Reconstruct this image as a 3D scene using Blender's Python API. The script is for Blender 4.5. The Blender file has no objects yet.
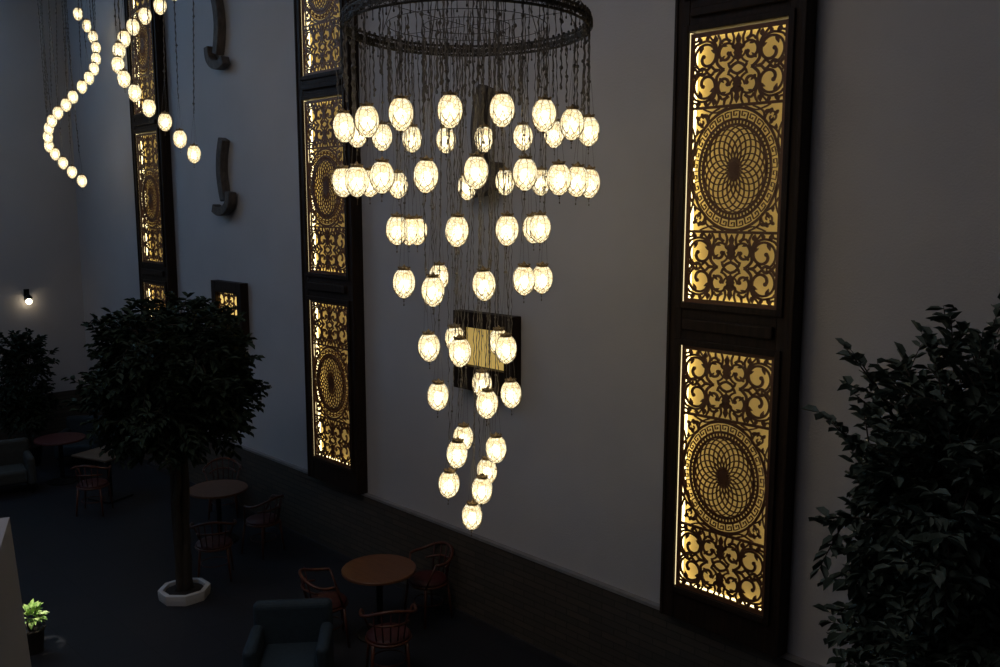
import bpy, math, random
from mathutils import Vector, Matrix
from math import sin, cos, pi, radians, sqrt, atan2, hypot
random.seed(7)
sc = bpy.context.scene
COL = sc.collection
# ------------------------------------------------------------------ camera geometry
FPX = 906.0; EYE = Vector((0, 0, 4.6)); PITCH = math.atan(127.0/906.0); AZ = radians(44)
cp, sp = cos(PITCH), sin(PITCH)
FW = Vector((-cos(AZ)*cp, sin(AZ)*cp, -sp)); RT = Vector((sin(AZ), cos(AZ), 0)); UP = Vector((-cos(AZ)*sp, sin(AZ)*sp, cp))
def ray(px, py): return FW + RT*((px-500)/FPX) + UP*((333.5-py)/FPX)
def at_depth(px, py, d): return EYE + ray(px, py)*d
def at_y(px, py, y):
    r = ray(px, py); return EYE + r*(y/r.y)
def at_x(px, py, x):
    r = ray(px, py); return EYE + r*(x/r.x)
def at_z(px, py, z):
    r = ray(px, py); return EYE + r*((z-EYE.z)/r.z)
cam = bpy.data.cameras.new('camera'); co = bpy.data.objects.new('camera', cam); COL.objects.link(co)
cam.sensor_width = 36; cam.lens = FPX/1000*36; cam.clip_start = .05; cam.clip_end = 100
co.matrix_world = Matrix(((RT.x, UP.x, -FW.x, EYE.x), (RT.y, UP.y, -FW.y, EYE.y), (RT.z, UP.z, -FW.z, EYE.z), (0, 0, 0, 1)))
sc.camera = co
sc.view_settings.view_transform = 'Standard'; sc.view_settings.look = 'None'
sc.view_settings.gamma = 1; sc.view_settings.exposure = 0; sc.view_settings.use_curve_mapping = False

# ------------------------------------------------------------------ materials
def nt(name):
    m = bpy.data.materials.new(name); m.use_nodes = True; n = m.node_tree; n.nodes.clear()
    o = n.nodes.new('ShaderNodeOutputMaterial'); return m, n, o
def pmat(name, c1, c2=None, rough=.6, metal=0, scale=8, bump=0, bscale=None, spec=.5, stretch=None):
    m, n, o = nt(name); N = n.nodes; L = n.links
    b = N.new('ShaderNodeBsdfPrincipled'); b.inputs['Roughness'].default_value = rough; b.inputs['Metallic'].default_value = metal
    b.inputs['Specular IOR Level'].default_value = spec
    tc = N.new('ShaderNodeTexCoord'); mp = N.new('ShaderNodeMapping'); L.new(tc.outputs['Object'], mp.inputs[0])
    if stretch: mp.inputs['Scale'].default_value = stretch
    t = N.new('ShaderNodeTexNoise'); t.inputs['Scale'].default_value = scale; t.inputs['Detail'].default_value = 5
    L.new(mp.outputs[0], t.inputs['Vector'])
    r = N.new('ShaderNodeValToRGB'); c2 = c2 or tuple(v*.8 for v in c1)
    r.color_ramp.elements[0].position = .35; r.color_ramp.elements[1].position = .65
    r.color_ramp.elements[0].color = (*c2, 1); r.color_ramp.elements[1].color = (*c1, 1)
    L.new(t.outputs['Fac'], r.inputs[0]); L.new(r.outputs[0], b.inputs['Base Color'])
    if bump:
        t2 = N.new('ShaderNodeTexNoise'); t2.inputs['Scale'].default_value = bscale or scale*4; L.new(mp.outputs[0], t2.inputs['Vector'])
        bp = N.new('ShaderNodeBump'); bp.inputs['Strength'].default_value = bump; bp.inputs['Distance'].default_value = .02
        L.new(t2.outputs['Fac'], bp.inputs['Height']); L.new(bp.outputs[0], b.inputs['Normal'])
    L.new(b.outputs[0], o.inputs[0]); return m
def emat(name, c, s):
    m, n, o = nt(name); e = n.nodes.new('ShaderNodeEmission'); e.inputs[0].default_value = (*c, 1); e.inputs[1].default_value = s
    n.links.new(e.outputs[0], o.inputs[0]); return m
M = {}
M['wall'] = pmat('plaster', (.47, .455, .46), (.44, .427, .432), rough=.85, scale=1.2, bump=.15, bscale=60)
M['ceiling'] = pmat('ceiling_paint', (.4, .4, .4), rough=.9, scale=2)
M['wood'] = pmat('dark_wood', (.026, .014, .008), (.013, .007, .004), rough=.6, spec=.2, scale=6, stretch=(6, 6, .5), bump=.15)
M['fretwood'] = pmat('fretwork_wood', (.15, .058, .022), (.11, .042, .016), rough=.5, scale=10)
M['bronze'] = pmat('dark_bronze', (.10, .088, .075), (.045, .04, .034), rough=.55, metal=.4, scale=60, bump=.4, bscale=150)
M['cord'] = pmat('cord_bronze', (.17, .15, .13), (.09, .08, .07), rough=.6, metal=.1, scale=40)
M['cap'] = pmat('cap_brass', (.30, .21, .10), (.16, .11, .06), rough=.45, metal=.4, scale=60)
M['net'] = pmat('net_wire', (.12, .085, .05), (.07, .05, .03), rough=.5, metal=.3, scale=40)
M['bulb'] = emat('lit_bulb', (1, .90, .66), 6.5)
M['led'] = emat('led_strip', (1, .80, .38), 4.0)
M['ledside'] = emat('led_side_strip', (1, .80, .42), 1.3)
M['sconce_bulb'] = emat('sconce_bulb_light', (1, .82, .55), 8.0)
M['tabletop'] = pmat('orange_wood', (.17, .068, .028), (.13, .05, .02), rough=.4, scale=5, stretch=(1, 8, 1))
M['chairwood'] = pmat('red_bentwood', (.11, .032, .014), (.075, .022, .010), rough=.35, scale=8)
M['redseat'] = pmat('red_leather', (.07, .012, .010), (.05, .008, .007), rough=.5, scale=12)
M['blueseat'] = pmat('blue_fabric', (.018, .036, .052), (.013, .028, .042), rough=.8, scale=25, bump=.2)
M['greyseat'] = pmat('grey_fabric', (.045, .05, .047), rough=.85, scale=25, bump=.2)
M['tan'] = pmat('tan_top', (.10, .07, .045), rough=.5, scale=4)
M['blackmetal'] = pmat('black_metal', (.015, .015, .016), rough=.4, metal=.6)
M['potwhite'] = pmat('white_planter', (.62, .6, .58), (.55, .53, .5), rough=.6, scale=6)
M['soil'] = pmat('dark_soil', (.02, .014, .01), rough=.95, scale=40, bump=.6)
M['bark'] = pmat('bark', (.05, .038, .028), (.03, .022, .016), rough=.85, scale=14, bump=.5, stretch=(1, 1, .3))
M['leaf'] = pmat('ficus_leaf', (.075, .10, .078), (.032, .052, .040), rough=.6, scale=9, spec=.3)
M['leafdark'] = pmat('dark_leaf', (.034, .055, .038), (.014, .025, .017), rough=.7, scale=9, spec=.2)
M['leaflight'] = pmat('variegated_leaf', (.62, .75, .30), (.20, .42, .08), rough=.45, scale=22)
M['parapet'] = pmat('parapet_paint', (.44, .44, .47), (.41, .41, .44), rough=.75, scale=3, bump=.1)
M['horn'] = pmat('carved_dark_wood', (.10, .08, .068), (.055, .045, .04), rough=.7, scale=9, stretch=(3, 3, 1), bump=.6)
M['cream'] = pmat('cream_lightbox', (.86, .62, .24), (.82, .58, .22), rough=.7, scale=3)
def backlit(name, em, dc=(.85, .66, .27)):
    m, n, o = nt(name); N = n.nodes; L = n.links
    d = N.new('ShaderNodeBsdfDiffuse'); d.inputs[0].default_value = (*dc, 1)
    e = N.new('ShaderNodeEmission'); e.inputs[0].default_value = (1, .68, .20, 1); e.inputs[1].default_value = em
    a = N.new('ShaderNodeAddShader'); L.new(d.outputs[0], a.inputs[0]); L.new(e.outputs[0], a.inputs[1]); L.new(a.outputs[0], o.inputs[0]); return m
M['back'] = backlit('backlit_sheet', .16)
M['pane'] = backlit('lit_window_pane', .38, (.6, .42, .10))
M['pane2'] = backlit('lit_window_pane_greenish', .9, (.6, .5, .15))
def glass_mat():
    m, n, o = nt('mosaic_lamp_glass'); N = n.nodes; L = n.links
    tc = N.new('ShaderNodeTexCoord'); v = N.new('ShaderNodeTexVoronoi'); v.feature = 'DISTANCE_TO_EDGE'; v.inputs['Scale'].default_value = 34
    L.new(tc.outputs['Object'], v.inputs['Vector'])
    r = N.new('ShaderNodeValToRGB'); r.color_ramp.elements[0].position = .0; r.color_ramp.elements[1].position = .09
    r.color_ramp.elements[0].color = (.40, .28, .15, 1); r.color_ramp.elements[1].color = (1, 1, 1, 1)
    L.new(v.outputs['Distance'], r.inputs[0])
    v2 = N.new('ShaderNodeTexVoronoi'); v2.inputs['Scale'].default_value = 34; L.new(tc.outputs['Object'], v2.inputs['Vector'])
    r2 = N.new('ShaderNodeValToRGB'); r2.color_ramp.elements[0].color = (1, .86, .56, 1); r2.color_ramp.elements[1].color = (1, .97, .82, 1)
    sx = N.new('ShaderNodeSeparateColor'); L.new(v2.outputs['Color'], sx.inputs[0]); L.new(sx.outputs[0], r2.inputs[0])
    mx = N.new('ShaderNodeMix'); mx.data_type = 'RGBA'; mx.blend_type = 'MULTIPLY'; mx.inputs[0].default_value = 1
    L.new(r.outputs[0], mx.inputs[6]); L.new(r2.outputs[0], mx.inputs[7])
    e = N.new('ShaderNodeEmission'); e.inputs[1].default_value = GL_EM; L.new(mx.outputs[2], e.inputs[0])
    t = N.new('ShaderNodeBsdfTransparent'); L.new(mx.outputs[2], t.inputs[0])
    tl = N.new('ShaderNodeBsdfTranslucent'); L.new(mx.outputs[2], tl.inputs[0])
    m1 = N.new('ShaderNodeMixShader'); m1.inputs[0].default_value = .62; L.new(t.outputs[0], m1.inputs[1])
    ad = N.new('ShaderNodeAddShader'); L.new(tl.outputs[0], ad.inputs[0]); L.new(e.outputs[0], ad.inputs[1]); L.new(ad.outputs[0], m1.inputs[2])
    g = N.new('ShaderNodeBsdfGlossy'); g.inputs['Roughness'].default_value = .15
    fr = N.new('ShaderNodeFresnel'); fr.inputs[0].default_value = 1.4
    m2 = N.new('ShaderNodeMixShader'); L.new(fr.outputs[0], m2.inputs[0]); L.new(m1.outputs[0], m2.inputs[1]); L.new(g.outputs[0], m2.inputs[2])
    L.new(m2.outputs[0], o.inputs[0]); return m
GL_EM = .60
M['glass'] = glass_mat()
def tile_mat():
    m, n, o = nt('dark_floor_tiles'); N = n.nodes; L = n.links
    tc = N.new('ShaderNodeTexCoord'); b = N.new('ShaderNodeTexBrick'); b.offset = 0
    b.inputs['Scale'].default_value = 1; b.inputs['Brick Width'].default_value = .6; b.inputs['Row Height'].default_value = .6; b.inputs['Mortar Size'].default_value = .004
    b.inputs['Color1'].default_value = (.018, .020, .025, 1); b.inputs['Color2'].default_value = (.023, .023, .027, 1); b.inputs['Mortar'].default_value = (.012, .012, .012, 1)
    L.new(tc.outputs['Object'], b.inputs['Vector'])
    p = N.new('ShaderNodeBsdfPrincipled'); p.inputs['Roughness'].default_value = .5; p.inputs['Specular IOR Level'].default_value = .2
    L.new(b.outputs['Color'], p.inputs['Base Color']); L.new(p.outputs[0], o.inputs[0]); return m
M['floor'] = tile_mat()
def stone_mat():
    m, n, o = nt('dark_stone_cladding'); N = n.nodes; L = n.links
    tc = N.new('ShaderNodeTexCoord'); mp = N.new('ShaderNodeMapping'); mp.inputs['Rotation'].default_value = (radians(90), 0, 0); L.new(tc.outputs['Object'], mp.inputs[0])
    b = N.new('ShaderNodeTexBrick'); b.inputs['Scale'].default_value = 1; b.inputs['Brick Width'].default_value = .3; b.inputs['Row Height'].default_value = .07; b.inputs['Mortar Size'].default_value = .006
    b.inputs['Color1'].default_value = (.080, .062, .044, 1); b.inputs['Color2'].default_value = (.055, .046, .036, 1); b.inputs['Mortar'].default_value = (.036, .030, .023, 1)
    L.new(mp.outputs[0], b.inputs['Vector'])
    p = N.new('ShaderNodeBsdfPrincipled'); p.inputs['Roughness'].default_value = .7
    bp = N.new('ShaderNodeBump'); bp.inputs['Distance'].default_value = .008; bp.invert = True; L.new(b.outputs['Fac'], bp.inputs['Height']); L.new(bp.outputs[0], p.inputs['Normal'])
    L.new(b.outputs['Color'], p.inputs['Base Color']); L.new(p.outputs[0], o.inputs[0]); return m
M['stone'] = stone_mat()

# ------------------------------------------------------------------ mesh helpers
class MB:
    def __init__(s): s.v = []; s.f = []
    def box(s, a, b):
        (x0, y0, z0), (x1, y1, z1) = a, b; i = len(s.v)
        s.v += [(x0, y0, z0), (x1, y0, z0), (x1, y1, z0), (x0, y1, z0), (x0, y0, z1), (x1, y0, z1), (x1, y1, z1), (x0, y1, z1)]
        s.f += [[i+k for k in q] for q in ((0, 3, 2, 1), (4, 5, 6, 7), (0, 1, 5, 4), (1, 2, 6, 5), (2, 3, 7, 6), (3, 0, 4, 7))]
    def frustum(s, a, b, inset):  # box whose +y... bevelled front (towards -y)
        (x0, y0, z0), (x1, y1, z1) = a, b; i = len(s.v); q = inset
        s.v += [(x0+q, y0, z0+q), (x1-q, y0, z0+q), (x1, y1, z0), (x0, y1, z0), (x0+q, y0, z1-q), (x1-q, y0, z1-q), (x1, y1, z1), (x0, y1, z1)]
        s.f += [[i+k for k in q_] for q_ in ((0, 3, 2, 1), (4, 5, 6, 7), (0, 1, 5, 4), (1, 2, 6, 5), (2, 3, 7, 6), (3, 0, 4, 7))]
    def tube(s, pts, rad, n=6, closed=False, cap=True):
        pts = [Vector(p) for p in pts]; L = len(pts); i0 = len(s.v)
        rs = rad if isinstance(rad, (list, tuple)) else [rad]*L
        prev = None
        for k in range(L):
            if closed: t = pts[(k+1) % L]-pts[k-1]
            else: t = pts[min(k+1, L-1)]-pts[max(k-1, 0)]
            if t.length < 1e-9: t = Vector((0, 0, 1))
            t.normalize()
            if prev is None:
                a = Vector((0, 0, 1)) if abs(t.z) < .9 else Vector((1, 0, 0)); u = t.cross(a).normalized()
            else:
                u = prev-t*prev.dot(t)
                u = u.normalized() if u.length > 1e-6 else prev
            prev = u; w = t.cross(u)
            for j in range(n):
                an = 2*pi*j/n; s.v.append(tuple(pts[k]+(u*cos(an)+w*sin(an))*rs[k]))
        for k in range(L if closed else L-1):
            a = i0+k*n; b = i0+((k+1) % L)*n
            for j in range(n): s.f.append([a+j, a+(j+1) % n, b+(j+1) % n, b+j])
        if cap and not closed:
            s.f.append([i0+j for j in range(n)][::-1]); s.f.append([i0+(L-1)*n+j for j in range(n)])
    def lathe(s, prof, n=20, c=(0, 0, 0), cap=True):
        i0 = len(s.v)
        for r, z in prof:
            for j in range(n): a = 2*pi*j/n; s.v.append((c[0]+r*cos(a), c[1]+r*sin(a), c[2]+z))
        for k in range(len(prof)-1):
            a = i0+k*n; b = a+n
            for j in range(n): s.f.append([a+j, a+(j+1) % n, b+(j+1) % n, b+j])
        if cap:
            s.f.append([i0+j for j in range(n)][::-1]); e = i0+(len(prof)-1)*n; s.f.append([e+j for j in range(n)])
    def ball(s, c, r, n=6, m=4, sz=1):
        s.lathe([(max(r*sin(pi*k/m), 1e-4), -r*sz*cos(pi*k/m)) for k in range(m+1)], n, c, cap=False)
    def poly_prism(s, pts, z0, z1):
        n = len(pts); i = len(s.v)
        s.v += [(x, y, z0) for x, y in pts]+[(x, y, z1) for x, y in pts]
        s.f.append(list(range(i+n-1, i-1, -1))); s.f.append(list(range(i+n, i+2*n)))
        for k in range(n): s.f.append([i+k, i+(k+1) % n, i+n+(k+1) % n, i+n+k])
    def mesh(s, name, mat, smooth=False):
        me = bpy.data.meshes.new(name); me.from_pydata(s.v, [], s.f); me.materials.append(M[mat] if isinstance(mat, str) else mat)
        if smooth: me.shade_smooth()
        me.update(); return me
    def build(s, name, mat, parent=None, smooth=False, loc=None):
        return link(name, s.mesh(name, mat, smooth), parent, loc)
def link(name, me, parent=None, loc=None):
    o = bpy.data.objects.new(name, me); COL.objects.link(o)
    if parent: o.parent = parent
    if loc is not None: o.location = loc
    return o
def tag(o, label=None, cat=None, group=None, kind=None):
    if label: o['label'] = label
    if cat: o['category'] = cat
    if group: o['group'] = group
    if kind: o['kind'] = kind
    return o
def thing(name, label, cat, loc=(0, 0, 0), rz=0, group=None):
    o = bpy.data.objects.new(name, None); COL.objects.link(o); o.location = loc; o.rotation_euler = (0, 0, rz); o.empty_display_size = .2
    return tag(o, label, cat, group)
def struct(o): o['kind'] = 'structure'; return o
def bevel(o, w=.004, seg=2):
    m = o.modifiers.new('b', 'BEVEL'); m.width = w; m.segments = seg; m.limit_method = 'ANGLE'; return o

# ------------------------------------------------------------------ the room
WY = 6.48; FX = -18.62; CZ = 10.0; BY = -6.0; RX = 4.0
b = MB(); b.box((FX-.2, BY-.2, -.2), (RX+.2, WY+.2, 0)); struct(b.build('floor', 'floor'))
def wallbox(name, a, c): b = MB(); b.box(a, c); return struct(b.build(name, 'wall'))
wallbox('wall_back', (FX-.2, WY, 0), (RX+.2, WY+.2, CZ))
wallbox('wall_left', (FX-.2, BY, 0), (FX, WY, CZ))
wallbox('wall_right', (RX, BY, 0), (RX+.2, WY, CZ))
wallbox('wall_front', (FX-.2, BY-.2, 0), (RX+.2, BY, CZ))
b = MB()   # ceiling with two skylight openings
SK = [(-18.4, -12.8, -3.0, 3.0), (-9.0, -3.5, -2.5, 3.0)]
xs = [FX-.2, SK[0][0], SK[0][1], SK[1][0], SK[1][1], RX+.2]
b.box((xs[0], BY-.2, CZ), (xs[1], WY+.2, CZ+.2)); b.box((xs[2], BY-.2, CZ), (xs[3], WY+.2, CZ+.2)); b.box((xs[4], BY-.2, CZ), (xs[5], WY+.2, CZ+.2))
for s in SK: b.box((s[0], BY-.2, CZ), (s[1], s[2], CZ+.2)); b.box((s[0], s[3], CZ), (s[1], WY+.2, CZ+.2))
struct(b.build('ceiling', 'ceiling'))
b = MB(); b.box((FX, WY-.05, 0), (RX, WY, .99)); struct(b.build('trim_1', 'stone'))
b = MB(); b.box((FX, WY-.062, .99), (RX, WY, 1.02)); struct(b.build('trim_2', pmat('ledge_cap', (.25, .24, .24), rough=.5)))
b = MB(); b.box((FX, BY, 0), (FX+.05, WY-.05, .99)); struct(b.build('trim_3', 'stone'))
b = MB(); b.box((FX+.05, WY-.075, 0), (RX, WY-.05, .08)); struct(b.build('baseboard_back', pmat('base_stone', (.035, .033, .035), rough=.5)))
# balcony parapet beside the camera
P0 = at_depth(9.5, 517, 2.0)
d = Vector((-(sin(AZ)*-.42+cos(AZ)*.9), (-cos(AZ)*.42+sin(AZ)*.9), 0)).normalized()   # placeholder direction, replaced below
q = at_z(0, 549, P0.z); d = (q-P0); d.z = 0; d.normalize(); nrm = Vector((-d.y, d.x, 0))
if nrm.dot(RT) > 0: nrm = -nrm
b = MB(); L = .75; Wd = .30
pts = [P0, P0+d*L, P0+d*L+nrm*Wd, P0+nrm*Wd]
pts = [(p.x, p.y) for p in pts]
ar = sum(pts[k][0]*pts[(k+1) % 4][1]-pts[(k+1) % 4][0]*pts[k][1] for k in range(4))
if ar < 0: pts = pts[::-1]
ba = RT*.26; b.v = [(x+ba.x, y+ba.y, 0) for x, y in pts]+[(x, y, P0.z) for x, y in pts]
b.f = [[3, 2, 1, 0], [4, 5, 6, 7]]+[[k, (k+1) % 4, 4+(k+1) % 4, 4+k] for k in range(4)]
struct(b.build('wall_balcony', 'parapet'))

# ------------------------------------------------------------------ fretwork screens
class Fret:
    """flat strokes cut from a board: x across, z up, thickness along y"""
    def __init__(s, t): s.m = MB(); s.t = t; s.k = 0
    def _y(s): s.k += 1; return -(s.k % 7)*.00025
    def stroke(s, pts, w0, w1=None, closed=False):
        w1 = w0 if w1 is None else w1; n = len(pts); y = s._y(); i0 = len(s.m.v)
        for k, (x, z) in enumerate(pts):
            if closed: a, c = pts[k-1], pts[(k+1) % n]
            else: a, c = pts[max(k-1, 0)], pts[min(k+1, n-1)]
            tx, tz = c[0]-a[0], c[1]-a[1]; l = hypot(tx, tz) or 1; nx, nz = -tz/l, tx/l
            w = (w0+(w1-w0)*k/max(n-1, 1))/2
            s.m.v += [(x+nx*w, y, z+nz*w), (x-nx*w, y, z-nz*w), (x-nx*w, y+s.t, z-nz*w), (x+nx*w, y+s.t, z+nz*w)]
        for k in range(n if closed else n-1):
            a = i0+4*k; c = i0+4*((k+1) % n)
            for j in range(4): s.m.f.append([a+j, a+(j+1) % 4, c+(j+1) % 4, c+j])
        if not closed:
            s.m.f.append([i0, i0+1, i0+2, i0+3]); e = i0+4*(n-1); s.m.f.append([e+3, e+2, e+1, e])
    def blob(s, pts):
        n = len(pts); y = s._y(); i = len(s.m.v)
        s.m.v += [(x, y, z) for x, z in pts]+[(x, y+s.t, z) for x, z in pts]
        s.m.f.append([i+k for k in range(n)]); s.m.f.append([i+n+k for k in range(n)][::-1])
        for k in range(n): s.m.f.append([i+k, i+(k+1) % n, i+n+(k+1) % n, i+n+k])
def smooth_pts(p, seg=7):
    out = []; n = len(p)
    for k in range(n-1):
        p0 = p[max(k-1, 0)]; p1 = p[k]; p2 = p[k+1]; p3 = p[min(k+2, n-1)]
        for j in range(seg):
            t = j/seg
            out.append(tuple(.5*(2*p1[i]+(-p0[i]+p2[i])*t+(2*p0[i]-5*p1[i]+4*p2[i]-p3[i])*t*t+(-p0[i]+3*p1[i]-3*p2[i]+p3[i])*t**3) for i in (0, 1)))
    out.append(p[-1]); return out
def spiral(cx, cz, r0, r1, a0, turns, n=34):
    return [(cx+(r0+(r1-r0)*(k/n)**.8)*cos(radians(a0)+turns*2*pi*k/n), cz+(r0+(r1-r0)*(k/n)**.8)*sin(radians(a0)+turns*2*pi*k/n)) for k in range(n+1)]
def leafpts(x, z, ang, l, w, n=8):
    ca, sa = cos(radians(ang)), sin(radians(ang)); o = []
    for k in range(n+1): t = k/n; o.append((t*l, w/2*sin(pi*t**.7)))
    for k in range(n-1, 0, -1): t = k/n; o.append((t*l, -w/2*sin(pi*t**.7)))
    return [(x+a*ca-c*sa, z+a*sa+c*ca) for a, c in o]
def arabesque(F, cx, cz, hw, hh):
    S = []   # quarter strokes in metres, origin at the section's centre, x to the side, z up; u scales a nominal .41 x .29 quarter
    def st(p, w0, w1=None, sm=True): S.append(('s', smooth_pts(p) if sm else p, w0, w1))
    def bl(p): S.append(('b', p))
    X, Z = hw, hh
    KW = 1.0; c1 = (.72*X, .40*Z); c2 = (.26*X, .44*Z); R1 = .106; R2 = .082
    def volute(c, R, r1, a0, turns, w, lobes, dr):
        n_ = 40; p = []
        for k in range(n_+1):
            u = k/n_; rr_ = R+(r1-R)*u**2.6; a = radians(a0)+turns*2*pi*u; p.append((c[0]+rr_*cos(a), c[1]+rr_*sin(a)))
        st(p, w, w*1.5, False)
        e = p[-1]; bl([(e[0]+.017*cos(2*pi*q/8), e[1]+.017*sin(2*pi*q/8)) for q in range(8)])
        for a in lobes: bl(leafpts(c[0]+R*cos(radians(a)), c[1]+R*sin(radians(a)), a+180+dr*38, R*.62, R*.30))
    volute(c1, R1, .026, -75, 1.25, .016, (70, 165), 1)
    volute(c2, R2, .020, -100, -1.2, .015, (60,), -1)
    bl(leafpts(c2[0]+R2*.7, c2[1]-R2*.7, 135, .06, .024))
    # frame tendril from the outer edge, over the volute, to the middle line
    st([(X, .70*Z), (.93*X, .80*Z), (.72*X, .86*Z), (.54*X, .74*Z), (.455*X, .5*Z), (.47*X, .22*Z), (.36*X, .04*Z), (.30*X, 0)], .016, .024)
    st([(.47*X, .45*Z), (.50*X, .72*Z), (.62*X, .93*Z), (.66*X, Z)], .018, .012)
    st([(.45*X, .55*Z), (.40*X, .80*Z), (.46*X, Z)], .020, .014)
    st([(.18*X, .76*Z), (.26*X, .86*Z), (.28*X, Z)], .026, .014)
    st([(.12*X, .66*Z), (.10*X, .84*Z), (.14*X, Z)], .018, .014)
    st([(.38*X, .74*Z), (.32*X, .84*Z), (.20*X, .80*Z)], .016, .02)
    bl(leafpts(.50*X, .80*Z, 80, .055, .04)); bl(leafpts(.84*X, .82*Z, 62, .07, .036)); bl(leafpts(.72*X, .86*Z, 110, .05, .03))
    st([(X, .88*Z), (.93*X, .90*Z), (.90*X, Z)], .018, .014)
    st([(1.0*X, .12*Z), (.95*X, .22*Z), (1.0*X, .32*Z)], .012)
    # side diamond and centre-line stars
    st([(X, .14*Z), (.91*X, 0)], .02, .02, False); st([(.91*X, 0), (.80*X, .10*Z), (.70*X, .02*Z)], .020, .022)
    st([(.70*X, .02*Z), (.60*X, .12*Z), (.52*X, .03*Z), (.40*X, .0*Z)], .018, .02)
    st([(.20*X, .12*Z), (.16*X, .03*Z), (.10*X, .10*Z), (.0*X, .16*Z)], .018, .022)
    # central palmette
    bl([(0, .16*Z), (.04*X, .30*Z), (.10*X, .44*Z), (.055*X, .52*Z), (.085*X, .64*Z), (.035*X, .70*Z), (.06*X, .82*Z), (0, .98*Z)])
    st([(0, .24*Z), (.12*X, .34*Z), (.17*X, .48*Z)], .014, .010); st([(0, .5*Z), (.12*X, .58*Z), (.14*X, .72*Z)], .014, .01)
    for sx in (1, -1):
        for sz in (1, -1):
            for e in S:
                pp = [(cx+sx*x, cz+sz*z) for x, z in e[1]]
                if e[0] == 's': F.stroke(pp, e[2]*KW, None if e[3] is None else e[3]*KW)
                else: F.blob(pp if sx*sz > 0 else pp[::-1])
def ellipse_ring(F, cx, cz, a, bb, w, n=96): F.stroke([(cx+a*cos(2*pi*k/n), cz+bb*sin(2*pi*k/n)) for k in range(n)], w, w, True)
def medallion(F, cx, cz, a, bb, hw, hh):
    E = lambda r, t: (cx+a*r*cos(t), cz+bb*r*sin(t))
    for k in range(20):        # circles that all pass through the centre
        t0 = 2*pi*k/20; F.stroke([E(.72*abs(cos(ph)), t0+ph) for ph in [(-pi/2+pi*j/36) for j in range(37)]], .0092)
    F.blob([E(.13, 2*pi*k/24) for k in range(24)])
    ellipse_ring(F, cx, cz, a*.735, bb*.735, .014); ellipse_ring(F, cx, cz, a*.815, bb*.815, .020)
    for k in range(64):
        t = 2*pi*k/64; F.stroke([E(.735, t), E(.80, t)], .012)
    ellipse_ring(F, cx, cz, a, bb, .020)
    n = 30; c = 2*pi/n
    for k in range(n):
        t = k*c; G = lambda u, v: E(.83+.155*v, t+u*c)
        F.stroke([G(.06, 0), G(.06, .74), G(.40, .76), G(.76, .74), G(.76, .30), G(.44, .30), G(.44, .5)], .0085)
    for sx in (1, -1):         # corner sprays
        for sz in (1, -1):
            K = lambda pts: [(cx+sx*x, cz+sz*z) for x, z in pts]
            X, Z = hw, hh
            F.stroke(K(spiral(X-.085, Z-.10, .062, .012, 200, -1.2, 24)), .014, .012)
            F.stroke(K(smooth_pts([(X, Z-.26), (X-.05, Z-.19), (X-.14, Z-.13), (X-.16, Z-.05), (X-.25, Z)])), .014)
            F.stroke(K(smooth_pts([(X, Z-.36), (X-.025, Z-.28), (X-.02, Z-.2), (X, Z-.14)])), .012)
            F.stroke(K(smooth_pts([(X-.32, Z), (X-.22, Z-.035), (X-.15, Z-.02), (X-.1, Z)])), .012)
            for (x, z, an, l) in ((X-.10, Z-.15, 60, .06), (X-.03, Z-.05, 225, .06), (X-.15, Z-.06, 20, .06), (X-.05, Z-.20, 85, .05), (X-.085, Z-.03, 250, .05)):
                lp = K(leafpts(x, z, an, l, .028)); F.blob(lp if sx*sz > 0 else lp[::-1])
def make_fret(w, h):
    F = Fret(.012); hw = w/2; h1 = h*.272; h2 = h-2*h1
    bw = .034
    F.m.box((-hw, -.003, 0), (-hw+bw, .014, h)); F.m.box((hw-bw, -.003, 0), (hw, .014, h))
    for z in (0, h-bw): F.m.box((-hw, -.0028, z), (hw, .0138, z+bw))
    for z in (h1, h-h1): F.m.box((-hw, -.0026, z-.011), (hw, .0136, z+.011))
    iw = hw-bw
    arabesque(F, 0, (bw+h1-.011)/2, iw, (h1-.011-bw)/2); arabesque(F, 0, h-(bw+h1-.011)/2, iw, (h1-.011-bw)/2)
    medallion(F, 0, h/2, iw-.004, h2/2-.018, iw, h2/2-.011)
    return F.m.mesh('fretwork', 'fretwood')
OW = .875
PAN = [(1.32, 3.45), (3.81, 5.985), (6.28, 8.45)]
GT = (.0, .016, .016)
YF = 6.33
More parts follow.
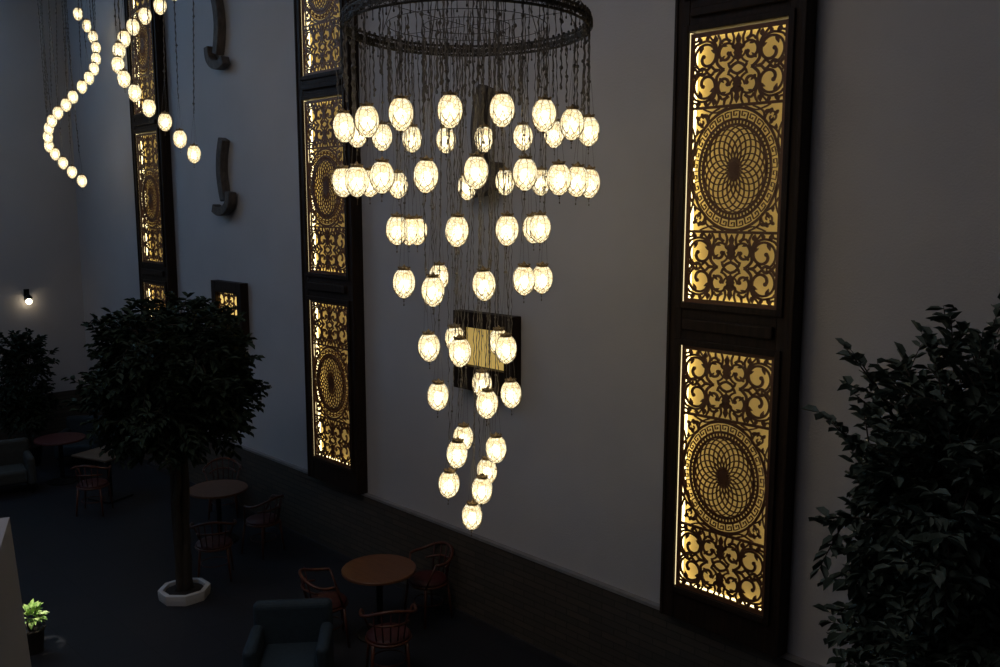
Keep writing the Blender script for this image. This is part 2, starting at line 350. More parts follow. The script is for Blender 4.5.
def column(cx, label, PAN=PAN):
    fret_meshes = [make_fret(OW-.013, PAN[k][1]-PAN[k][0]-.002-GT[k]) for k in range(3)]
    t = thing('fretwork_light_column', label, 'wall panel', (cx, WY, 1.02), 0, 'backlit fretwork wall columns')
    hw = .575; o = OW/2; top = 8.75
    m = MB(); Z = lambda z: z-1.02; y0 = YF-WY; y1 = -.004
    m.box((-hw, y0, 0), (-o, y1, Z(top))); m.box((o, y0, 0), (hw, y1, Z(top)))
    for a, c in ((1.02, PAN[0][0]), (PAN[0][1], PAN[1][0]), (PAN[1][1], PAN[2][0]), (PAN[2][1], 8.75)): m.box((-o, y0+.004, Z(a)), (o, y1, Z(c)))
    fr = bevel(m.build('frame', 'wood', t), .006)
    m = MB()
    for a, c in PAN:           # raised moulding round every opening
        for (x0, x1, z0, z1) in ((-o-.05, -o, a-.05, c+.05), (o, o+.05, a-.05, c+.05), (-o, o, a-.05, a), (-o, o, c, c+.05)):
            m.box((x0, y0-.02, Z(z0)), (x1, y0+.001, Z(z1)))
    m.box((-hw-.0, y0-.012, 0), (-hw+.03, y0+.001, Z(top))); m.box((hw-.03, y0-.012, 0), (hw, y0+.001, Z(top)))
    mo = bevel(m.build('moulding', 'wood', t), .005)
    m = MB(); m.box((-o+.02, y0-.03, Z(PAN[0][1]+.13)), (o-.02, y0+.006, Z(PAN[0][1]+.23))); m.box((-o+.02, y0-.03, Z(PAN[1][1]+.11)), (o-.02, y0+.006, Z(PAN[1][1]+.18))); bevel(m.build('cross_rail', 'wood', t), .012, 3)
    for k, (a, c) in enumerate(PAN):
        s = link('fretwork_screen', fret_meshes[k], t, (.0055, y0+.012, Z(a)+.001))
        m = MB(); m.box((-o, -.010, 0), (o, -.004, c-a)); m.build('backlit_sheet', 'back', s, loc=(-.0055, -(y0+.012), -.001))
        g = .006; e = .010; yb = -.05; yc = -.028
        m = MB(); m.box((-o, yb-.012, g), (-o+e, yc, c-a-g)); m.box((o-e, yb, g), (o, yc, c-a-g)); m.box((-o+e, yb, .002), (o-e, yc, e)); m.box((-o+e, yb, c-a-e), (o-e, yc, c-a))
        m.build('light_strip', 'led', s, loc=(-.0055, -(y0+.012), -.001))
        m = MB(); m.box((-o+.001, y0+.013, g), (-o+.006, y0+.060, c-a-g)); m.build('light_strip', 'ledside', s, loc=(-.0055, -(y0+.012), -.001))
    return t
column(-3.93, 'tall dark wood column of glowing fretwork panels nearest the ficus tree, seen widest')
column(-9.68, 'tall dark wood column of glowing fretwork panels partly behind the big ring chandelier', [(1.32, 3.41), (3.76, 5.92), (6.21, 8.40)])
column(-14.87, 'narrow-looking dark wood column of glowing fretwork panels behind the curling globe strands', [(1.32, 3.33), (3.67, 5.80), (6.10, 8.30)])

# ------------------------------------------------------------------ small lit windows in the wall
def lit_window(idx, cx, pm='pane'):
    y0 = WY-.13; x0, x1, z0, z1 = cx-.455, cx+.455, 2.66, 3.50
    m = MB(); ax0, ax1, az0, az1 = x0+.13, x1-.13, z0+.26, z1-.165
    for q in ((x0, ax0, z0, z1), (ax1, x1, z0, z1), (ax0, ax1, z0, az0), (ax0, ax1, az1, z1)): m.box((q[0], y0, q[2]), (q[1], WY-.004, q[3]))
    w = bevel(struct(m.build('window_%d' % idx, 'wood')), .006)
    m = MB(); m.box((ax0, WY-.05, az0), (ax1, WY-.044, az1)); m.build('pane', pm, w)
    return w, (ax0, ax1, az0, az1)
w, _ = lit_window(1, -6.85)
w, (ax0, ax1, az0, az1) = lit_window(2, -12.42, 'pane2')
F = Fret(.01); cxw, czw = (ax0+ax1)/2, (az0+az1)/2
arabesque(F, 0, 0, (ax1-ax0)/2, (az1-az0)/2); F.m.build('window_fretwork', 'fretwood', w, loc=(cxw, WY-.08, czw))

# ------------------------------------------------------------------ carved hooked ornaments on the wall
def ornament(zc, flip, label, cx, cz_, s=1.0):
    """an upright curved beam with a curved foot crossing its lower end"""
    t = thing('carved_wall_ornament', label, 'wall ornament', (cx, WY, cz_), 0, 'carved hooked ornaments on the wall')
    def beam(pts, w, d, y, name):
        m = MB(); sp_ = smooth_pts(pts, 6); n = len(sp_); i0 = 0
        for k, (x, z) in enumerate(sp_):
            a, c = sp_[max(k-1, 0)], sp_[min(k+1, n-1)]; tx, tz = c[0]-a[0], c[1]-a[1]; l = hypot(tx, tz); nx, nz = -tz/l*w/2, tx/l*w/2
            m.v += [(x+nx, y-d, z+nz), (x-nx, y-d, z-nz), (x-nx, y, z-nz), (x+nx, y, z+nz)]
        for k in range(n-1):
            for j in range(4): m.f.append([4*k+j, 4*k+(j+1) % 4, 4*k+4+(j+1) % 4, 4*k+4+j])
        m.f.append([0, 3, 2, 1]); e = 4*(n-1); m.f.append([e, e+1, e+2, e+3])
        bevel(m.build(name, 'horn', t), .025, 3)
    f = flip
    beam([(-.02*f, 1.02), (.06*f, .8), (.09*f, .55), (.05*f, .3), (.0*f, .14)], .14, .13, -.004, 'upright_beam')
    beam([(-.20*f, .26), (-.17*f, .10), (-.04*f, .0), (.14*f, -.02), (.28*f, .03)], .125, .13, -.03, 'curved_foot')
ornament(0, 1, 'curved dark wooden wall ornament at the top, highest of the three hooked ones', -12.46, 6.62)
ornament(0, -1, 'curved dark wooden wall ornament above the little lit window behind the ficus top', -12.40, 4.55)
ornament(0, -1, 'curved dark wooden wall ornament half hidden behind the chandelier globes', -6.86, 4.78)

# ------------------------------------------------------------------ glass globe pendants
GR, GH = .077, .106
def globe_r(z):     # z in -GH..GH : egg outline, fuller above
    t = max(-1, min(1, z/GH)); return GR*sqrt(max(0, 1-t*t))*(1+.06*t)
m = MB(); m.lathe([(max(globe_r(z), .012), z) for z in [GH*cos(pi*k/14) for k in range(13, 0, -1)]], 20, cap=True); ME_GLASS = m.mesh('globe', 'glass', True)
m = MB(); m.ball((0, 0, -.015), .036, 10, 7, 1.3); ME_BULB = m.mesh('bulb', 'bulb', True)
m = MB()            # crown cap: two rims, a domed lid and little upright beads
m.lathe([(.040, .088), (.043, .091), (.043, .095), (.039, .097), (.041, .104), (.037, .107), (.018, .110), (.008, .122), (.003, .130)], 14)
for k in range(10):
    a = 2*pi*k/10; m.ball((.041*cos(a), .041*sin(a), .109), .0055, 5, 4)
ME_CAP = m.mesh('cap', 'cap', False)
m = MB()            # wire net: ribs on the upper half, draped scallops below, finial
R_ = lambda z: globe_r(z)+.003
nn = 8
for k in range(nn):
    a = 2*pi*k/nn
    m.tube([(R_(z)*cos(a), R_(z)*sin(a), z) for z in (.09, .06, .02, -.012)], .0015, 3)
    for da in (1, -1):
        pts = []
        for j in range(6):
            u = j/5; zz = -.012-.050*(1-(1-u)**2); an = a+da*u*pi/nn; pts.append((R_(zz)*cos(an), R_(zz)*sin(an), zz))
        m.tube(pts, .0026, 3)
        pts = []
        for j in range(5):
            u = j/4; zz = -.062-.034*u; an = a+pi/nn+da*(1-abs(2*u-1)*1.0)*pi/nn*.8; r = max(R_(zz), .010); pts.append((r*cos(an), r*sin(an), zz))
        m.tube(pts, .0024, 3)
m.ball((0, 0, -.106), .012, 8, 6); m.ball((0, 0, -.126), .0055, 5, 4); m.tube([(0, 0, -.100), (0, 0, -.152)], .0018, 3); m.ball((0, 0, -.154), .005, 5, 4, 1.6)
ME_NET = m.mesh('net', 'net', False)
def cord_mesh(m, x, y, z0, z1, x1=None, y1=None, wav=.004, r=.0042, step=.035, beads=True):
    x1 = x if x1 is None else x1; y1 = y if y1 is None else y1
    n = max(3, int(abs(z1-z0)/step)); pts = []; rr = []; ph = random.uniform(0, 6)
    for k in range(n+1):
        t = k/n; pts.append((x+(x1-x)*t+wav*sin(k*1.9+ph), y+(y1-y)*t+wav*cos(k*1.9+ph), z0+(z1-z0)*t)); rr.append(r*(1.5 if k % 2 else .7))
    m.tube(pts, rr, 4)
    if beads:
        for k in range(3, n, random.choice((5, 7, 9))):
            if random.random() < .5: m.ball(pts[k], r*2.6, 5, 4)
def pendant(parent, p, ztop, top=None, fork=.34, wav=.004, r=.0042, splay=.0):
    """one glass globe with its cap, bulb, net and cord; p is relative to the parent"""
    g = link('glass_globe', ME_GLASS, parent, p)
    g.rotation_euler = (random.uniform(-.05, .05), random.uniform(-.05, .05), random.uniform(0, 6.28))
    link('lamp_cap', ME_CAP, g); link('bulb', ME_BULB, g); link('wire_net', ME_NET, g)
    m = MB(); zf = min(.13+fork, ztop-p[2]-.03)
    for k in range(3):
        a = 2*pi*k/3+.4; m.tube([(.038*cos(a), .038*sin(a), .10), (.020*cos(a), .020*sin(a), .10+(zf-.10)*.55), (0, 0, zf)], .0015, 3)
    if zf > .3: m.ball((0, 0, zf), .010, 6, 4)
    dx, dy = (top[0]-p[0], top[1]-p[1]) if top else (0, 0)
    if ztop-p[2] > zf+.05: cord_mesh(m, 0, 0, zf, ztop-p[2], dx, dy, wav, r)
    c = m.build('hanging_cord', 'cord', g); c.rotation_euler = (0, 0, -g.rotation_euler[2])
    return g

# ------------------------------------------------------------------ the big ring chandelier
DC = 6.35; C0 = at_depth(467, 33, DC); CX, CY = C0.x, C0.y
RINGR = .855
# ring height from where its near edge stands in view
near = Vector((CX, CY, 0)) - Vector((CX, CY, 0)).normalized()*RINGR
RZ = 4.6+near.length*cos(0)*(206-6)/915.0
ch = thing('ring_chandelier', 'large ring chandelier with tiers of glowing glass globes tapering to one lowest globe', 'chandelier', (CX, CY, 0))
m = MB()
n = 72
m.lathe([(RINGR-.004, RZ-.012), (RINGR+.004, RZ-.012), (RINGR+.004, RZ+.012), (RINGR-.004, RZ+.012), (RINGR-.004, RZ-.012)], n, cap=False)
for rr_, zz in ((RINGR, RZ+.036), (RINGR, RZ-.036)): m.tube([(rr_*cos(2*pi*k/n), rr_*sin(2*pi*k/n), zz) for k in range(n)], .009, 6, closed=True)
fr_ = m.build('ring_frame', 'bronze', ch)
m = MB()
for k in range(90):
    a = 2*pi*k/90; m.ball(((RINGR+.004)*cos(a), (RINGR+.004)*sin(a), RZ+.052), .012, 5, 4)
    a += pi/90; rr_ = RINGR+.020
    m.tube([(rr_*cos(a+.035*cos(q_)), rr_*sin(a+.035*cos(q_)), RZ+.022*sin(q_)) for q_ in [2*pi*j/8 for j in range(8)]], .0035, 3, closed=True)
    for u_ in range(9):
        a2 = a+random.uniform(-.035, .035); z2 = RZ+random.uniform(-.03, .035); q2 = random.uniform(.010, .022); o2 = RINGR+random.choice((-.012, .012))
        m.tube([(o2*cos(a2+q2*cos(w_)), o2*sin(a2+q2*cos(w_)), z2+q2*sin(w_)) for w_ in [2*pi*j/6 for j in range(6)]], .0034, 3, closed=True)
    dz = random.uniform(.02, .06); m.tube([(RINGR*cos(a), RINGR*sin(a), RZ-.035), (RINGR*cos(a), RINGR*sin(a), RZ-.045-dz)], .003, 3); m.ball((RINGR*cos(a), RINGR*sin(a), RZ-.05-dz), .007, 5, 4, 1.5)
fg_ = m.build('ring_filigree', 'bronze', ch)
RV = Vector((CX, CY, 0)).normalized(); TAX = Vector((-RV.y, RV.x, 0)); TM = Matrix.Translation((0, 0, RZ)) @ Matrix.Rotation(radians(2.0), 4, TAX) @ Matrix.Translation((0, 0, -RZ))
for o_ in (fr_, fg_): o_.data.transform(TM)
m = MB()
for q_ in (.30, .56): m.tube([(q_*cos(2*pi*k/40), q_*sin(2*pi*k/40), RZ) for k in range(40)], .0025, 5, closed=True)
for k in range(4): a = 2*pi*k/4+.2; m.tube([(.02*cos(a), .02*sin(a), RZ), (RINGR*cos(a), RINGR*sin(a), RZ)], .002, 5)
m.build('inner_frame', 'bronze', ch)
HZ = RZ+.95
m = MB(); m.lathe([(.02, HZ+.25), (.05, HZ+.22), (.06, HZ+.1), (.28, HZ+.06), (.36, HZ+.02), (.36, HZ-.02), (.1, HZ-.03)], 28); m.build('upper_hub', 'bronze', ch)
m = MB(); m.tube([(0, 0, HZ+.2), (0, 0, CZ)], .018, 8); m.lathe([(.14, CZ-.05), (.15, CZ-.03), (.15, CZ)], 20); m.build('ceiling_stem', 'bronze', ch)
for k in range(12):
    a = 2*pi*k/12+.13; m = MB(); m.tube([(RINGR*cos(a), RINGR*sin(a), RZ+.03), (.34*cos(a), .34*sin(a), HZ)], .0045, 4); m.build('support_cable', 'cord', ch)
for k in range(56):      # ornamental beaded strands hanging from the ring and inner frame
    if k < 34: a = 2*pi*k/34+.05; rr_ = RINGR
    elif k < 48: a = 2*pi*k/14+.3; rr_ = .56
    else: a = 2*pi*k/8+.1; rr_ = .30
    m = MB(); l = random.uniform(.35, .75); cord_mesh(m, rr_*cos(a), rr_*sin(a), RZ, RZ-l, wav=.0045, r=.0056, step=.028)
    m.ball((rr_*cos(a), rr_*sin(a), RZ-l-.01), .010, 5, 4, 1.6)
    m.build('beaded_strand', 'cord', ch)
RIN = [(344, 127, 'f'), (367, 121, 'f'), (401, 114, 'f'), (450, 111, 'f'), (502, 110, 'f'), (544, 115, 'f'), (572, 124, 'f'), (588.5, 131, 'f'),
       (357, 133, 'b'), (382, 137, 'b'), (412, 139, 'b'), (446, 140, 'b'), (484, 139, 'b'), (523, 137, 'b'), (554, 134, 'b'),
       (343, 182, 'f'), (357, 181, 'f'), (382, 177, 'f'), (426, 176, 'f'), (476, 172, 'f'), (525, 174, 'f'), (559, 179, 'f'), (577, 181, 'f'), (589, 183, 'f'),
       (370, 183, 'b'), (398, 185, 'b'), (467, 187, 'b'), (505, 182, 'b'), (541, 182, 'b')]
ROWS = [(.52, [(397, 230, 'f'), (409, 231, 'b'), (417, 231, 'b'), (457, 231, 'f'), (507, 230, 'f'), (540, 228, 'f'), (533, 229, 'b')]),
        (.53, [(404, 283, 'f'), (433, 291, 'f'), (439, 277, 'b'), (484, 285, 'f'), (524, 280, 'f'), (542, 279, 'b')]),
        (.34, [(429, 347, 'f'), (460, 352, 'f'), (455, 339, 'b'), (506, 349, 'f'), (499, 342, 'b')]),
        (.29, [(438, 396, 'f'), (487, 404, 'f'), (482, 384, 'b'), (511, 394, 'f')]),
        (.22, [(457, 454, 'f'), (463, 438, 'b'), (496, 449, 'f')]),
        (.19, [(449, 484, 'f'), (482, 490, 'f'), (487, 471, 'b')]),
        (.03, [(472, 516, 'f')])]
def on_circle(px, py, r, side):
    """the point of the view line through (px,py) that lies on the vertical cylinder of radius r about the chandelier's axis"""
    d_ = ray(px, py); a = d_.x**2+d_.y**2; bq = -2*(d_.x*CX+d_.y*CY); c = CX**2+CY**2-r*r; dis = bq*bq-4*a*c
    if dis < 0: t = -bq/2/a
    else: t = (-bq-sqrt(dis))/2/a if side == 'f' else (-bq+sqrt(dis))/2/a
    p = EYE+d_*t; return Vector((p.x-CX, p.y-CY, p.z))
for px, py, s in RIN: p = on_circle(px, py, RINGR-.01, s); pendant(ch, p, RZ, wav=.0025, r=.0036)
for r, lst in ROWS:
    for px, py, s in lst:
        p = on_circle(px, py, r, s); q_ = hypot(p.x, p.y)
        pendant(ch, p, HZ if q_ < .36 else RZ, wav=.003, r=.0034, fork=.42)
        for e in range(1):      # a second slack strand beside the main cord
            m = MB(); a = random.uniform(0, 6.28); cord_mesh(m, p.x+.02*cos(a), p.y+.02*sin(a), p.z+.25, RZ, wav=.005, r=.0028, step=.04); m.build('beaded_strand', 'cord', ch)

# ------------------------------------------------------------------ the two curling strands of globes further off
def curl(label, pts, dep, r, ph0, ph1, cx_px):
    c = at_depth(cx_px, 100, dep); t = thing('spiral_chandelier', label, 'chandelier', (c.x, c.y, 0), 0, 'spiral chandeliers of glass globes')
    n = len(pts); plate = .55
    m = MB(); m.lathe([(plate*.9, CZ-.09), (plate, CZ-.06), (plate, CZ)], 28); m.build('ceiling_plate', 'bronze', t)
    for k, (px, py) in enumerate(pts):
        dd = dep+r*sin(ph0+(ph1-ph0)*k/(n-1)); p = at_depth(px, py, dd); rel = (p.x-c.x, p.y-c.y, p.z)
        pendant(t, rel, CZ-.08, top=(rel[0], rel[1]), wav=.004, r=.006)
    return t
curl('shorter strand of warm globes curling in an S beside the far wall corner', [(78, 14), (87, 26), (93, 37), (96, 48), (96, 59), (94, 69), (89, 78), (82, 87), (73, 97), (66, 105), (58, 113), (52, 121), (49, 128.5), (48, 137), (49, 146), (55, 154), (63, 163), (72, 172), (82, 181)], 15.0, .42, 2.2, -6.0, 72)
curl('strand of warm globes curling down across the narrow fretwork column', [(174, -8), (160, 6), (145, 16), (133, 27), (124, 39), (119, 51), (118, 65), (124, 79), (135, 93), (149, 108), (165, 122), (180, 139), (194, 154)], 11.0, .42, 2.6, -1.9, 150)

# ------------------------------------------------------------------ wall lamp on the far wall
p = at_x(29, 302, FX+.12)
t = thing('wall_lamp', 'small round wall lamp glowing warm on the dark far wall', 'lamp', (FX, p.y, p.z))
m = MB(); m.box((.0, -.05, .02), (.02, .05, .24)); bevel(m.build('back_plate', 'blackmetal', t), .008)
m = MB(); m.tube([(.02, 0, .16), (.08, 0, .19), (.12, 0, .15)], .010, 6); m.lathe([(.075, .07), (.065, .10), (.03, .135), (.012, .15)], 14, (.12, 0, 0)); m.build('lamp_shade', 'blackmetal', t)
m = MB(); m.ball((.12, 0, .01), .055, 14, 10); m.build('bulb', 'sconce_bulb', t, True)

# ------------------------------------------------------------------ trees
def leaf(m, p, d, l, w, up):
    """folded pointed leaf: base p, direction d"""
    s = d.cross(up)
    if s.length < 1e-3: s = Vector((1, 0, 0))
    s.normalize(); nn_ = s.cross(d); i = len(m.v); f = nn_*(-.18*w)
    m.v += [tuple(p), tuple(p+d*l*.3+s*w*.42-f), tuple(p+d*l*.68+s*w*.36-f), tuple(p+d*l-nn_*l*.12), tuple(p+d*l*.68-s*w*.36-f), tuple(p+d*l*.3-s*w*.42-f), tuple(p+d*l*.3+f), tuple(p+d*l*.68+f)]
    m.f += [[i, i+1, i+6], [i+1, i+2, i+7, i+6], [i+2, i+3, i+7], [i, i+6, i+5], [i+5, i+6, i+7, i+4], [i+4, i+7, i+3]]
def tree(name, label, cat, loc, trunk_top, crown_c, crown_r, ntwig, leaf_l, mat, stems=1, trunk_r=.05, lpt=9, spike=(), seed=1, group=None, squash=1.0, twigf=1.0):
    random.seed(seed)
    t = thing(name, label, cat, loc, 0, group)
    W = MB(); Lf = MB(); cc = Vector(crown_c); cr = Vector(crown_r)
    hubs = []
    for s in range(stems):
        a = 2*pi*s/max(stems, 1); r0 = trunk_r*1.0 if stems > 1 else 0
        base = Vector((r0*cos(a), r0*sin(a), 0)); top = Vector((r0*1.4*cos(a+1), r0*1.4*sin(a+1), trunk_top))
        pts = [base.lerp(top, k/8)+Vector((random.uniform(-1, 1), random.uniform(-1, 1), 0))*trunk_r*.25 for k in range(9)]
        W.tube(pts, [trunk_r*(1-.35*k/8) for k in range(9)], 8)
        hubs.append(pts[-1])
    branches = []
    for k in range(26):
        h = random.choice(hubs)
        while True:
            q_ = Vector((random.uniform(-1, 1), random.uniform(-1, 1), random.uniform(-.9, 1)))
            if .3 < q_.length < .8: break
        e = cc+Vector((q_.x*cr.x, q_.y*cr.y, q_.z*cr.z)); mid = h.lerp(e, .5)+Vector((0, 0, .1*cr.z))
        start = h if e.z > h.z-.1 else Vector((h.x, h.y, max(e.z-.1, h.z*.75)))
        pl = [start, start.lerp(mid, .6), mid, mid.lerp(e, .6), e]
        W.tube(pl, [trunk_r*.42, trunk_r*.34, trunk_r*.26, trunk_r*.18, trunk_r*.08], 5); branches += [mid, e, mid.lerp(e, .5)]
    def twig(s, e):
        L_ = (e-s).length; n_ = max(4, int(lpt)); dirn = (e-s).normalized(); sag = Vector((0, 0, -.16*L_))
        pt = [s+(e-s)*(k/5)+sag*((k/5)**2) for k in range(6)]
        W.tube(pt, [.006, .005, .0045, .004, .003, .0015], 3, cap=False)
        for k in range(n_):
            u = .25+.75*(k+1)/n_; base = s+(e-s)*u+sag*u*u
            side = dirn.cross(Vector((0, 0, 1)))
            side = side.normalized() if side.length > 1e-3 else Vector((1, 0, 0))
            sg = 1 if k % 2 else -1
            dd = (dirn*random.uniform(.4, .9)+side*sg*random.uniform(.5, 1.1)+Vector((random.uniform(-.3, .3), random.uniform(-.3, .3), random.uniform(-.75, .25)))).normalized()
            ll = leaf_l*random.uniform(.7, 1.2); leaf(Lf, base, dd, ll, ll*.60, Vector((random.uniform(-.35, .35), random.uniform(-.35, .35), 1)).normalized())
    for k in range(ntwig):
        while True:
            q_ = Vector((random.uniform(-1, 1), random.uniform(-1, 1), random.uniform(-1, 1)))
            if .25 < q_.length < 1: break
        rad = .55+.45*random.random(); q_ = q_.normalized()*rad*.97
        ks = (1-min(abs(q_.z), 1)**3)**(1/3)/sqrt(max(1-q_.z**2, .05)) if rad > 0 else 1; ks = min(ks, 1.5); q_ = Vector((q_.x*ks, q_.y*ks, q_.z))
        bump = 1+.14*sin(q_.x*7+seed)*cos(q_.z*6+q_.y*5)
        e = cc+Vector((q_.x*cr.x, q_.y*cr.y, q_.z*cr.z))*bump
        s = min((random.choice(branches) for _ in range(9)), key=lambda b_: (b_-e).length)
        v = (s-e); l = min(v.length, random.uniform(.22, .40)*twigf)
        twig(e+v.normalized()*l if v.length > .01 else e-Vector((0, 0, .2)), e)
    for a_, b_ in spike: twig(Vector(a_), Vector(b_)); twig(Vector(a_).lerp(Vector(b_), .1), Vector(b_)+Vector((.03, .02, -.04)))
    W.build('trunk', 'bark', t, True); Lf.build('foliage', mat, t, False)
    return t
# pot tree in the hall
tp = at_z(184.5, 590, .08)
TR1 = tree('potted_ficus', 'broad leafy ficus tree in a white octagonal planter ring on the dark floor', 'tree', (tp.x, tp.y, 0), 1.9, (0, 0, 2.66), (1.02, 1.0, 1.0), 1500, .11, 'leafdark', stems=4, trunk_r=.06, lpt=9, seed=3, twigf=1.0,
     spike=[((-.5, -.5, 2.2), (-.85, -.85, 2.45)), ((-.5, -.5, 2.3), (-.95, -.85, 2.75))])
m = MB()                                   # octagonal white ring planter
o8 = lambda r, z: [(r*cos(pi/8+pi/4*k), r*sin(pi/8+pi/4*k), z) for k in range(8)]
rings = [o8(.29, 0), o8(.30, .06), o8(.30, .12), o8(.24, .12), o8(.235, .06), o8(.01, .06)]
for r in rings: m.v += r
for k in range(5):
    for j in range(8): m.f.append([8*k+j, 8*k+(j+1) % 8, 8*k+8+(j+1) % 8, 8*k+8+j])
pl = m.build('planter_ring', 'potwhite', TR1); pl['label'] = 'low white octagonal planter ring'; bevel(pl, .008)
m = MB(); m.lathe([(.23, .062), (.225, .08), (.18, .10), (.01, .105)], 16); m.build('soil', 'soil', pl, True)
# foreground ficus at the right edge
fp = at_depth(985, 500, 4.35)
TR2 = tree('tall_ficus', 'tall ficus tree with pointed dark leaves close by against the pale wall', 'tree', (fp.x, fp.y, 0), 2.2, (0, 0, 2.82), (.70, .68, 1.38), 1650, .086, 'leaf', stems=3, trunk_r=.05, lpt=10, seed=11,
     spike=[((-.1, -.08, 3.55), (.0, .02, 4.28)), ((-.3, -.3, 3.55), (-.50, -.52, 4.05)), ((-.1, -.1, 3.5), (-.25, -.25, 4.12)), ((.1, .15, 3.6), (.24, .28, 4.32)), ((-.35, -.36, 3.3), (-.57, -.58, 3.72)), ((-.35, -.36, 3.1), (-.56, -.54, 3.15)),
            ])
m = MB(); m.lathe([(.20, 0), (.26, .38), (.29, .42), (.29, .46), (.26, .46), (.25, .40), (.01, .40)], 24)
pl = m.build('plant_pot', 'potwhite', TR2, True)
# dark conical shrub by the far wall
dp = at_z(32, 470, .3)
dsh = at_depth(28, 436, 16.2)
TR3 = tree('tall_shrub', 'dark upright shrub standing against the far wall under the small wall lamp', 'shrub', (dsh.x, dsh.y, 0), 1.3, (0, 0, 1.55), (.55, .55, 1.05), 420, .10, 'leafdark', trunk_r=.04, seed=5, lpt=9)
m = MB(); m.lathe([(.17, 0), (.22, .34), (.24, .37), (.21, .37), (.01, .33)], 20); pl = m.build('plant_pot', 'blackmetal', TR3, True)
# lit variegated plant by the parapet
vp = at_depth(30, 608, 9.4)
random.seed(4)
t = thing('variegated_plant', 'small bright green and cream plant peeping out beside the white parapet', 'plant', (vp.x, vp.y, 0))
m = MB()
for k in range(46):
    a = random.uniform(0, 6.28); el = random.uniform(-.2, 1.2); dd = Vector((cos(a)*cos(el), sin(a)*cos(el), sin(el))); s = Vector((0, 0, vp.z-.10))+dd*random.uniform(.02, .11)
    leaf(m, s, (dd+Vector((0, 0, -.2))).normalized(), random.uniform(.07, .11), random.uniform(.045, .065), Vector((0, 0, 1)))
m.build('foliage', 'leaflight', t)
m = MB()
for k in range(7): a = k*.9; m.tube([(0, 0, vp.z-.35), (.05*cos(a), .05*sin(a), vp.z-.1)], .006, 4)
m.build('stem', 'bark', t)
m = MB(); zt = max(vp.z-.22, .2); m.lathe([(.10, 0), (.12, zt*.9), (.14, zt), (.11, zt), (.01, zt-.03)], 18); pl = m.build('planter', 'bark', t, True)

# ------------------------------------------------------------------ cafe tables and chairs
def round_table(loc, label, r=.40, top='tabletop'):
    t = thing('round_table', label, 'table', (loc.x, loc.y, 0))
    m = MB(); m.lathe([(r-.02, .715), (r, .722), (r, .742), (r-.006, .75), (.001, .75)], 48, cap=True); m.build('tabletop', top, t)
    m = MB(); m.tube([(0, 0, .03), (0, 0, .715)], .035, 12); m.lathe([(.12, .69), (.12, .714)], 16); m.build('pedestal', 'blackmetal', t)
    m = MB(); m.lathe([(.25, 0), (.25, .015), (.06, .04), (.035, .06)], 28); m.build('base', 'blackmetal', t)
    return t
def chair(x, y, face, label, group=None):
    """bentwood armchair: curved back-and-arm rail on turned legs, round red seat; face = heading it looks towards"""
    t = thing('bentwood_armchair', label, 'chair', (x, y, 0), face-pi/2, group)   # local +y is forward
    m = MB(); m.lathe([(.19, .43), (.215, .44), (.22, .455), (.20, .475), (.12, .485), (.001, .487)], 24); m.build('seat', 'redseat', t, True)
    m = MB(); m.tube([(.215*cos(2*pi*k/28), .215*sin(2*pi*k/28), .425) for k in range(28)], .016, 6, closed=True); m.build('seat_frame', 'chairwood', t, True)
    m = MB(); arc = [(.27*cos(radians(a))*1.0, .25*sin(radians(a))-.02, .70+.10*max(0, -sin(radians(a)))**2) for a in range(20, -201, -10)]
    m.tube(arc, .017, 7); m.build('arm_rail', 'chairwood', t, True)
    m = MB(); m.tube([(.20*cos(radians(a)), .235*sin(radians(a))-.02, .60+.05*max(0, -sin(radians(a)))) for a in range(-20, -161, -10)], .012, 6); m.build('back_rail', 'chairwood', t, True)
    m = MB()
    for a in (-50, -70, -90, -110, -130):
        m.tube([(.20*cos(radians(a)), .20*sin(radians(a)), .44), (.262*cos(radians(a)), .25*sin(radians(a))-.02, .79)], .008, 5)
    m.build('backrest', 'redseat', t, True)
    for (lx, ly) in ((.17, .16), (-.17, .16), (.16, -.15), (-.16, -.15)):
        m = MB(); m.tube([(lx*1.22, ly*1.22, 0), (lx, ly, .42)], [.012, .017], 7)
        if ly > 0: m.tube([(lx*1.0, ly, .42), (lx*1.45, ly*.45, .695)], .012, 6)
        m.build('leg', 'chairwood', t, True)
    m = MB(); m.tube([(.17*cos(2*pi*k/24), .165*sin(2*pi*k/24), .2) for k in range(24)], .007, 5, closed=True); m.build('stretcher', 'chairwood', t, True)
    return t
def armchair(loc, face, mat, label):
    t = thing('tub_armchair', label, 'armchair', (loc.x, loc.y, 0), face-pi/2)
    m = MB(); m.box((-.27, -.24, .18), (.27, .32, .40)); bevel(m.build('seat_cushion', mat, t), .05, 4)
    m = MB(); m.box((-.38, -.36, .16), (.38, -.22, .80)); bevel(m.build('backrest', mat, t), .06, 4)
    for s in (-1, 1):
        m = MB(); m.box((min(s*.27, s*.39), -.24, .14), (max(s*.27, s*.39), .34, .60)); bevel(m.build('armrest', mat, t), .05, 4)
        for yy in (-.30, .28): m = MB(); m.tube([(s*.32, yy, 0), (s*.31, yy, .17)], [.015, .02], 8); m.build('leg', 'blackmetal', t)
    return t
A0 = at_z(379, 568, .75); A1 = at_z(218, 488, .75); A2 = at_z(108, 452, .75)
round_table(A0, 'round orange-brown pedestal table nearest the lowest chandelier globe')
round_table(A1, 'round brown pedestal table half in shade behind the potted ficus trunk')
def seat_at(A, px, py, label, zz=.78, group=None):
    p = at_z(px, py, zz); chair(p.x, p.y, atan2(A.y-p.y, A.x-p.x), label, group)
seat_at(A0, 326, 577, 'red bentwood armchair at the orange table, its curved rail turned toward the potted ficus', .72)
seat_at(A0, 428, 556, 'red bentwood armchair between the orange table and the stone-clad wall', .72)
seat_at(A0, 388, 608, 'red bentwood armchair with its back to us in front of the orange table', .72)
seat_at(A1, 213, 522, 'red bentwood armchair in front of the shaded brown table', .72)
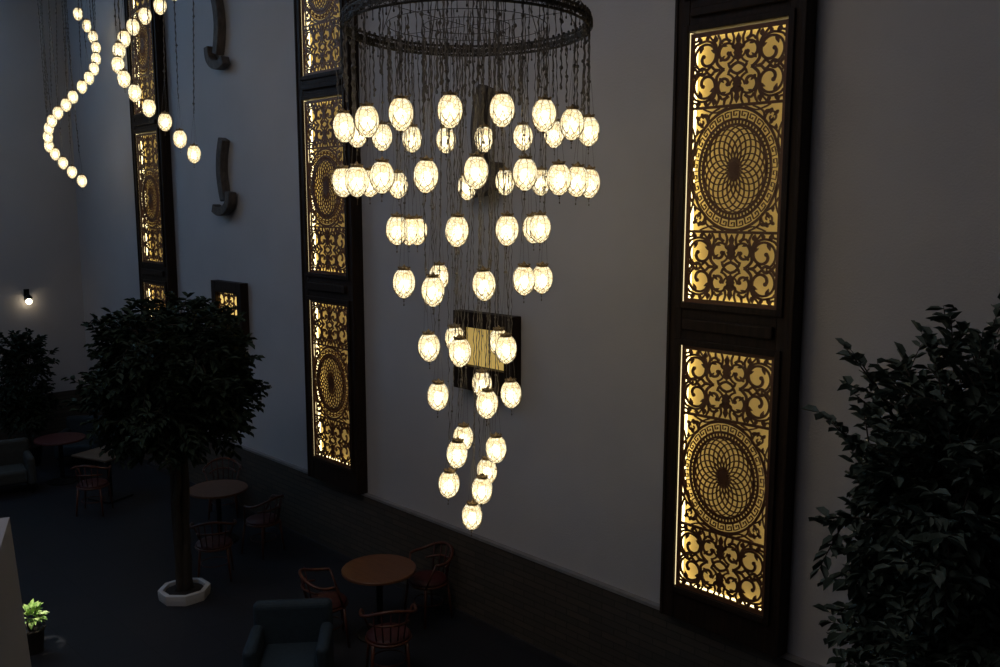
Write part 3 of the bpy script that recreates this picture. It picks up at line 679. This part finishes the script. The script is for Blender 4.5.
seat_at(A1, 262, 500, 'red bentwood armchair between the shaded brown table and the stone-clad wall', .72)
seat_at(A1, 222, 468, 'red bentwood armchair on the far side of the shaded brown table', .72)
t = thing('square_table', 'square tan-topped table under the broad ficus foliage', 'table', (A2.x, A2.y, 0), radians(20))
m = MB(); m.box((-.38, -.38, .72), (.38, .38, .75)); bevel(m.build('tabletop', 'tan', t), .008)
m = MB(); m.tube([(0, 0, .03), (0, 0, .72)], .035, 12); m.build('pedestal', 'blackmetal', t)
m = MB(); m.box((-.24, -.24, 0), (.24, .24, .03)); bevel(m.build('base', 'blackmetal', t), .008)
seat_at(A2, 92, 474, 'red bentwood armchair at the square tan table', .6)
bl_ = at_z(290, 648, .45)
armchair(bl_, atan2(-bl_.y, -bl_.x)+radians(-8), 'blueseat', 'blue upholstered tub armchair in the dark in front of the orange table')
b2 = at_z(82, 430, .6); armchair(b2, radians(-40), 'blueseat', 'small-looking blue armchair at the far end of the hall beyond the ficus')
b3 = at_z(6, 462, .5); armchair(b3, radians(-10), 'greyseat', 'grey upholstered armchair at the far end beside the dark shrub')
A3 = at_z(60, 438, .75); round_table(A3, 'round red-brown table at the far end in front of the far wall', top='redseat')

# ------------------------------------------------------------------ light
def area(name, loc, size, sy, power, color, rot=(0, 0, 0), spread=None):
    l = bpy.data.lights.new(name, 'AREA'); l.shape = 'RECTANGLE'; l.size = size; l.size_y = sy; l.energy = power; l.color = color
    if spread: l.spread = spread
    o = bpy.data.objects.new(name, l); COL.objects.link(o); o.location = loc; o.rotation_euler = rot; return o
s = SK[0]; area('skylight_far', ((s[0]+s[1])/2, (s[2]+s[3])/2, CZ+.1), s[1]-s[0], s[3]-s[2], 40, (.42, .64, 1.0))
area('far_wall_fill', (-16.9, .2, CZ-.25), .6, 5.0, 330, (.32, .62, 1.0), rot=(0, radians(66), 0), spread=radians(120))  # unseen fill lamp below the ceiling, added to brighten the far wall blue
s = SK[1]; area('skylight_near', ((s[0]+s[1])/2, (s[2]+s[3])/2, CZ+.1), s[1]-s[0], s[3]-s[2], 112, (1.0, .92, .92))
sl = bpy.data.lights.new('plant_spot', 'SPOT'); sl.energy = 85; sl.spot_size = radians(15); sl.color = (1, .95, .8); sl.shadow_soft_size = .03
so = bpy.data.objects.new('plant_spot', sl); COL.objects.link(so); so.location = (vp.x+.15, vp.y-.25, vp.z+1.2)
so.rotation_euler = (Vector((vp.x, vp.y, vp.z))-so.location).to_track_quat('-Z', 'Y').to_euler()
w = bpy.data.worlds.new('world'); sc.world = w; w.use_nodes = True
w.node_tree.nodes['Background'].inputs[0].default_value = (.05, .08, .16, 1); w.node_tree.nodes['Background'].inputs[1].default_value = .3
try: sc.cycles.use_light_tree = True; sc.cycles.transparent_max_bounces = 24; sc.cycles.sample_clamp_indirect = 3
except Exception: pass
